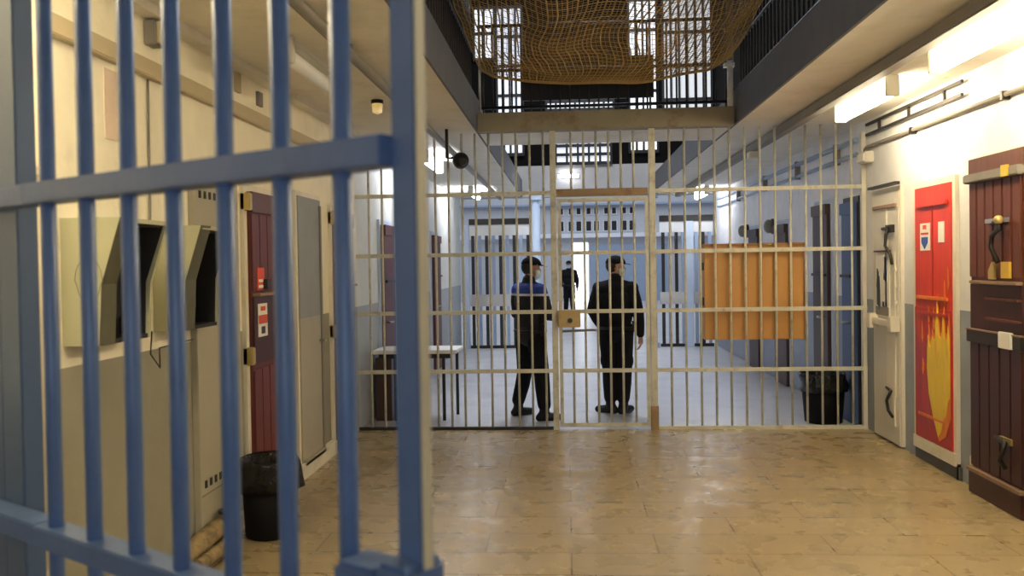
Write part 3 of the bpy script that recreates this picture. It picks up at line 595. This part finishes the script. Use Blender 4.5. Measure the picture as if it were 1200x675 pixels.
o = tag(put('loose_wire', MB().tube([(XL+.05, 4.28, 1.40), (XL+.03, 4.30, 1.28), (XL+.05, 4.36, 1.20), (XL+.02, 4.42, 1.30), (XL+.015, 4.9, 1.31)], .004, 5), 'iron'), 'thin dark loose wire hanging under the wall hoods', 'wire')
r = thing('lagged_pipes', 'dirty wrapped pipes along the floor at foot of left wall', 'pipes', (XL+.1, 5.0, 0))
put('pipe', MB().tube([(XL+.07, 4.5, .13), (XL+.08, 4.9, .16), (XL+.07, 5.05, .15), (XL+.08, 5.15, .17)], [.05, .06, .052, .05], 10), 'debris', r); put('pipe', MB().tube([(XL+.11, 4.6, .06), (XL+.12, 4.9, .055), (XL+.11, 5.14, .06)], .042, 10), 'debris', r)
put('valve', MB().tube([(XL+.11, 5.0, .05), (XL+.12, 5.02, .24)], .022, 8).lathe([(.05, .24), (.05, .26)], (XL+.12, 5.02, 0), 12), 'iron', r)

# ------------------------------------------------------------------ bins, table
def bin_(x, y, rb, rt, h, label, bag=True):
    r = thing('waste_bin', label, 'bin', (x, y, 0))
    put('body', MB().lathe([(rb*.9, 0), (rb, .01), (rt, h-.03), (rt*.93, h-.03), (rb*.9, .03), (.01, .025)], (x, y, 0), 28), 'bin', r)
    pr = [(rt*1.05, h-.17), (rt*1.09, h-.10), (rt*1.06, h-.03), (rt*1.10, h), (rt*1.05, h+.025), (rt*.95, h+.01), (rt*.85, h-.10)]
    put('bin_liner', MB().lathe(pr, (x, y, 0), 64, wob=.22), 'bag', r)
bin_(-1.93, 5.36, .16, .18, .475, 'black bin with crinkled liner against the dark red door')
bin_(2.67, 9.16, .19, .225, .50, 'black bin with liner behind the right end of grille')
t = thing('side_table', 'table with white top and dark legs behind the grille', 'table', (-1.70, 9.5, 0))
put('tabletop', box(-2.16, -1.22, 9.26, 9.80, .745, .785, bev=.006), 'white', t)
for xx in (-1.38, -1.28): put('leg', MB().tube([(xx, 9.34 if xx < -1.3 else 9.72, 0), (xx, 9.34 if xx < -1.3 else 9.72, .745)], .018, 8), 'iron', t)
put('cabinet', box(-2.14, -1.96, 9.32, 9.76, .0, .70, bev=.006), 'brown', t); put('leg', MB().tube([(-1.92, 9.34, 0), (-1.92, 9.34, .745)], .018, 8), 'iron', t)
put('apron', MB().box(-2.1, -1.28, 9.32, 9.345, .69, .745), 'iron', t)

# ------------------------------------------------------------------ partitions at the end of the passage
def partition(x0, x1, label, pill):
    r = thing('partition_grille', label, 'grille', ((x0+x1)/2, YB-.15, 0)); y = YB-.15
    put('header', box(x0, x1, y-.06, y+.06, 2.52, 2.64), 'iron', r); put('upper_panel', box(x0, x1, y-.03, y+.03, 2.30, 2.50), 'white', r)
    put('mid_panel', box(x0, x1, y-.03, y+.03, .86, 1.10), 'parapet', r); put('sill', box(x0, x1, y-.03, y+.03, 0, .06), 'iron', r)
    nb_ = max(4, int((x1-x0)/.13))
    for k in range(nb_):
        xx = x0+(k+.5)*(x1-x0)/nb_; put('bar', box(xx-.032, xx+.032, y-.02, y+.02, .06, 2.30), 'bluegrey' if k % 2 else 'rail_dark', r)
    put('side_post', box(pill-.07, pill+.07, y-.08, y+.08, 0, 2.52), 'paleblue', r)
partition(-1.99, -.72, 'grey barred partition at the left end of the passage', -2.07)
partition(1.86, 2.92, 'grey barred partition at the right end of the passage', 2.45)
o = tag(put('column', MB().tube([(-.62, YB-.3, 0), (-.62, YB-.3, ZC)], .085, 20).box(-.74, -.50, YB-.42, YB-.18, ZC-.10, ZC-.001).box(-.74, -.50, YB-.42, YB-.18, 0, .1), 'paleblue'), 'pale blue round column left of the end of the passage', 'column')
o = tag(put('column', MB().tube([(1.72, YB-.3, 0), (1.72, YB-.3, ZC)], .06, 20).box(1.62, 1.82, YB-.40, YB-.2, ZC-.10, ZC-.001).box(1.62, 1.82, YB-.40, YB-.2, 0, .1), 'bluegrey'), 'slim blue grey column at the right end of the passage', 'column')

# ------------------------------------------------------------------ people
def mesh_from_mod(name, bm, m, parent, voxel, smooth=6, label=None):
    bmesh.ops.recalc_face_normals(bm, faces=bm.faces)
    me = bpy.data.meshes.new(name); bm.to_mesh(me); bm.free(); o = bpy.data.objects.new(name, me); C.objects.link(o)
    md = o.modifiers.new('r', 'REMESH'); md.mode = 'VOXEL'; md.voxel_size = voxel; md.use_smooth_shade = True
    sm = o.modifiers.new('s', 'SMOOTH'); sm.factor = .5; sm.iterations = smooth
    bpy.context.view_layer.update(); dg = bpy.context.evaluated_depsgraph_get()
    me2 = bpy.data.meshes.new_from_object(o.evaluated_get(dg)); o.modifiers.clear(); o.data = me2; bpy.data.meshes.remove(me); me2.name = name
    me2.materials.clear(); me2.materials.append(M[m] if isinstance(m, str) else m)
    for p in me2.polygons: p.use_smooth = True
    o.parent = parent
    if label: o['label'] = label
    return o
def caps(b, pts, rr, n=14):
    """tapered limb with rounded joints"""
    b.tube(pts, rr, n)
    for p, r in zip(pts, rr if isinstance(rr, (list, tuple)) else [rr]*len(pts)): b.ball(p, r, 2)
def person(name, label, loc, rz, J, head_rz, jacket='uniform', voxel=.007, cap=True):
    """local frame: faces +Y, its left arm is at -X"""
    r = thing(name, label, 'person', loc, rz)
    V = lambda p: Vector(p)
    hc = V((0, .03, 1.655))
    Rh = Matrix.Rotation(head_rz, 3, 'Z') @ Matrix.Rotation(J.get('nod', 0), 3, 'X')
    def H(x, y, z): return hc + Rh @ Vector((x, y, z))
    b = MB()
    # head: skull, jaw, nose, brow, chin, ears, lips
    def hb(c, rad, sc):
        g = bmesh.ops.create_icosphere(b.bm, subdivisions=3, radius=1)
        for v in g['verts']: v.co = hc + Rh @ (Vector(c) + Vector((v.co.x*rad*sc[0], v.co.y*rad*sc[1], v.co.z*rad*sc[2])))
    hb((0, -.008, .03), .095, (.82, 1.03, .98)); hb((0, .022, -.045), .066, (.86, .95, 1.05)); hb((0, .058, -.092), .024, (1.2, .8, .8))
    hb((0, .098, -.012), .016, (.8, 1.1, 1.5)); hb((0, .085, .012), .012, (.7, 1, 2)); hb((.03, .078, .026), .017, (1.6, .7, .55)); hb((-.03, .078, .026), .017, (1.6, .7, .55))
    hb((0, .083, -.052), .014, (1.8, .7, .6)); hb((.079, -.005, -.005), .026, (.35, .75, 1.2)); hb((-.079, -.005, -.005), .026, (.35, .75, 1.2))
    caps(b, [(0, -.015, 1.46), (0, 0, 1.53), (0, .012, 1.60)], [.062, .056, .055])
    # trunk
    def ell(bb, c, sx, sy, sz): bb.ball(c, 1, 3, (sx, sy, sz))
    def trunk(bb, g):
        ell(bb, (0, 0, .97), .165+g, .115+g, .13); ell(bb, (0, .005, 1.12), .15+g, .105+g, .16); ell(bb, (0, 0, 1.30), .175+g, .12+g, .17); ell(bb, (0, -.01, 1.42), .185+g, .095+g, .075+g)
    trunk(b, -.012)
    hands = []
    for s in ('L', 'R'):
        sg = -1 if s == 'L' else 1
        sh, el, wr = V((sg*.19, -.01, 1.425)), V(J['el'+s]), V(J['wr'+s])
        caps(b, [sh, sh.lerp(el, .5), el, el.lerp(wr, .4), wr], [.052, .047, .038, .036, .026])
        hd = V(J['hd'+s]).normalized(); pn = V(J.get('pn'+s, (sg, 0, 0))).normalized(); side = hd.cross(pn).normalized()
        pc = wr + hd*.05
        caps(b, [wr, wr+hd*.03+side*.0, wr+hd*.085], [.024, .027, .026]); caps(b, [wr+hd*.04+side*.022, wr+hd*.085+side*.028], [.016, .014], 8); caps(b, [wr+hd*.04-side*.022, wr+hd*.085-side*.028], [.016, .014], 8)
        for k, (off, ln) in enumerate(((-.030, .062), (-.010, .075), (.010, .080), (.030, .070))):
            p0 = wr + hd*.085 + side*off; p1 = p0 + hd*ln*.5 - pn*.006; p2 = p1 + hd*ln*.35 - pn*.018; p3 = p2 + hd*ln*.2 - pn*.02
            caps(b, [p0, p1, p2, p3], [.0095, .009, .0085, .0075], 8)
        q0 = wr + hd*.03 + side*.028; q1 = q0 + side*.022 + hd*.022 - pn*.006; q2 = q1 + hd*.032 + side*.006 - pn*.010
        caps(b, [q0, q1, q2], [.013, .0105, .0085], 8)
        hp, kn, an = V((sg*.09, 0, .93)), V(J['kn'+s]), V(J['an'+s])
        caps(b, [hp, hp.lerp(kn, .5), kn, kn.lerp(an, .35), an], [.082, .074, .052, .052, .036])
        tv = V(J['toe'+s]).normalized(); caps(b, [an - Vector((0, 0, .05)), an + tv*.14 + Vector((0, 0, -an.z+.04))], [.035, .03], 10)
    body = mesh_from_mod('body', b.bm, 'skin', r, voxel, 3)
    # jacket
    b = MB(); trunk(b, .03); ell(b, (0, 0, 1.12), .195, .145, .2); ell(b, (0, 0, .93), .195, .145, .13)
    for s in ('L', 'R'):
        sg = -1 if s == 'L' else 1; sh, el, wr = V((sg*.19, -.01, 1.425)), V(J['el'+s]), V(J['wr'+s])
        caps(b, [(sg*.06, -.01, 1.45), sh, sh.lerp(el, .5), el, el.lerp(wr, .5), wr - (wr-el).normalized()*.015], [.078, .08, .074, .064, .058, .045])
    caps(b, [(0, -.015, 1.46), (0, -.008, 1.535)], [.088, .074])
    mesh_from_mod('jacket', b.bm, jacket, r, max(voxel, .009), 3)
    # trousers
    b = MB(); ell(b, (0, 0, .95), .172, .125, .11)
    for s in ('L', 'R'):
        sg = -1 if s == 'L' else 1; hp, kn, an = V((sg*.09, 0, .92)), V(J['kn'+s]), V(J['an'+s])
        caps(b, [hp, hp.lerp(kn, .45), kn, kn.lerp(an, .35), an + Vector((0, 0, .08))], [.112, .102, .086, .084, .074])
        # thigh pocket
        b.ball(hp.lerp(kn, .75) + Vector((sg*.075, 0, 0)), 1, 2, (.03, .055, .08))
    mesh_from_mod('trousers', b.bm, 'trousers', r, max(voxel, .009), 3)
    for s in ('L', 'R'):
        b = MB(); an = V(J['an'+s]); tv = V(J['toe'+s]).normalized(); g = Vector((an.x, an.y, 0))
        caps(b, [an + Vector((0, 0, .12)), an, g + Vector((0, 0, .055)) - tv*.03], [.06, .056, .054]); caps(b, [g - tv*.055 + Vector((0, 0, .042)), g + tv*.06 + Vector((0, 0, .046)), g + tv*.16 + Vector((0, 0, .038))], [.045, .05, .042])
        for v in b.bm.verts:
            if v.co.z < .004: v.co.z = .004
        b.bm.verts.ensure_lookup_table()
        mesh_from_mod('boot', b.bm, 'boots', r, max(voxel, .008), 2)
    put('belt', MB().lathe([(.185, .955), (.192, .965), (.192, 1.0), (.185, 1.01)], (0, 0, 0), 28) if False else MB().tube([(  .198*math.cos(a), .150*math.sin(a), .975) for a in [2*PI*k/28 for k in range(29)]], .018, 6), 'boots', r, world=False)
    put('radio', MB().box(.19, .23, -.03, .03, .93, 1.06, bev=.006).tube([(.21, 0, 1.06), (.21, 0, 1.16)], .007, 6), 'black', r, world=False)
    # hair, cap, mask
    hm = MB(); 
    def shell(mb, c, rad, sc, keep):
        g = bmesh.ops.create_icosphere(mb.bm, subdivisions=4, radius=1); dele = []
        for v in g['verts']:
            q = Vector((v.co.x*rad*sc[0], v.co.y*rad*sc[1], v.co.z*rad*sc[2])) + Vector(c)
            if not keep(q): dele.append(v)
            v.co = hc + Rh @ q
        bmesh.ops.delete(mb.bm, geom=dele, context='VERTS')
        bmesh.ops.solidify(mb.bm, geom=mb.bm.faces[:], thickness=-.004)
        for f in mb.bm.faces: f.smooth = True
    shell(hm, (0, -.012, .026), .1, (.84, 1.02, 1.0), lambda q: (q.y < -.0 and q.z > -.06) or q.z > .055); put('hair', hm, 'hair', r, world=False)
    cm = MB(); shell(cm, (0, -.006, .045), .108, (.86, 1.03, .86), lambda q: q.z > .045); 
    brim = [(.072, .07), (.06, .13), (.03, .162), (0, .17), (-.03, .162), (-.06, .13), (-.072, .07)]
    cm.prism([H(x, y, .058-(y-.07)*.18) for x, y in brim], Rh @ Vector((0, 0, .007))); put('cap', cm, 'uniform', r, world=False)
    mk = MB(); shell(mk, (0, .028, -.047), .078, (.93, 1.02, .92), lambda q: q.y > .03 and -.115 < q.z < .0)
    put('face_mask', mk, 'mask', r, world=False)
    sp = MB()
    for sx in (1, -1): sp.tube([H(sx*.066, .045, -.03), H(sx*.078, .0, -.005)], .0025, 5)
    put('mask_strap', sp, 'mask', r, world=False)
    return r
R_ = math.radians
# first officer: profile to the right, feet apart, forearms folded in front
person('person', 'person in black uniform with blue shoulders and cap, in profile', (-.42, 9.42, 0), R_(-48), dict(
    elL=(-.27, .02, 1.16), wrL=(-.08, .27, 1.16), hdL=(.9, .3, .05), pnL=(0, 0, 1), elR=(.27, .03, 1.16), wrR=(.10, .26, 1.12), hdR=(-.9, .25, .1), pnR=(0, 0, 1),
    knL=(-.16, .04, .50), anL=(-.23, .0, .10), toeL=(.1, 1, 0), knR=(.16, .02, .50), anR=(.22, -.0, .10), toeR=(.5, 1, 0), nod=R_(-6)), R_(-28), 'jacket_blue')
# second officer: back to the viewer, head turned right, arms down
person('person', 'person all in black with back turned, arms hanging down', (.54, 9.72, 0), R_(-18), dict(
    elL=(-.26, -.06, 1.17), wrL=(-.21, .10, .98), hdL=(.3, .8, -.5), pnL=(-1, .3, 0), elR=(.265, -.02, 1.14), wrR=(.27, .05, .89), hdR=(0, .15, -1), pnR=(1, 0, 0),
    knL=(-.085, .02, .50), anL=(-.07, -.02, .10), toeL=(-1, .25, 0), knR=(.085, .03, .50), anR=(.075, 0, .10), toeR=(.3, 1, 0), nod=R_(-4)), R_(-72), 'uniform')
person('person', 'distant person in dark clothes beyond the gate lock', (.05, 28.0, 0), R_(172), dict(
    elL=(-.27, -.02, 1.14), wrL=(-.27, .06, .90), hdL=(0, .2, -1), pnL=(-1, 0, 0), elR=(.27, -.02, 1.14), wrR=(.27, .06, .90), hdR=(0, .2, -1), pnR=(1, 0, 0),
    knL=(-.10, .02, .50), anL=(-.12, 0, .10), toeL=(-.2, 1, 0), knR=(.10, .02, .50), anR=(.12, 0, .10), toeR=(.2, 1, 0)), 0, 'uniform', voxel=.012)
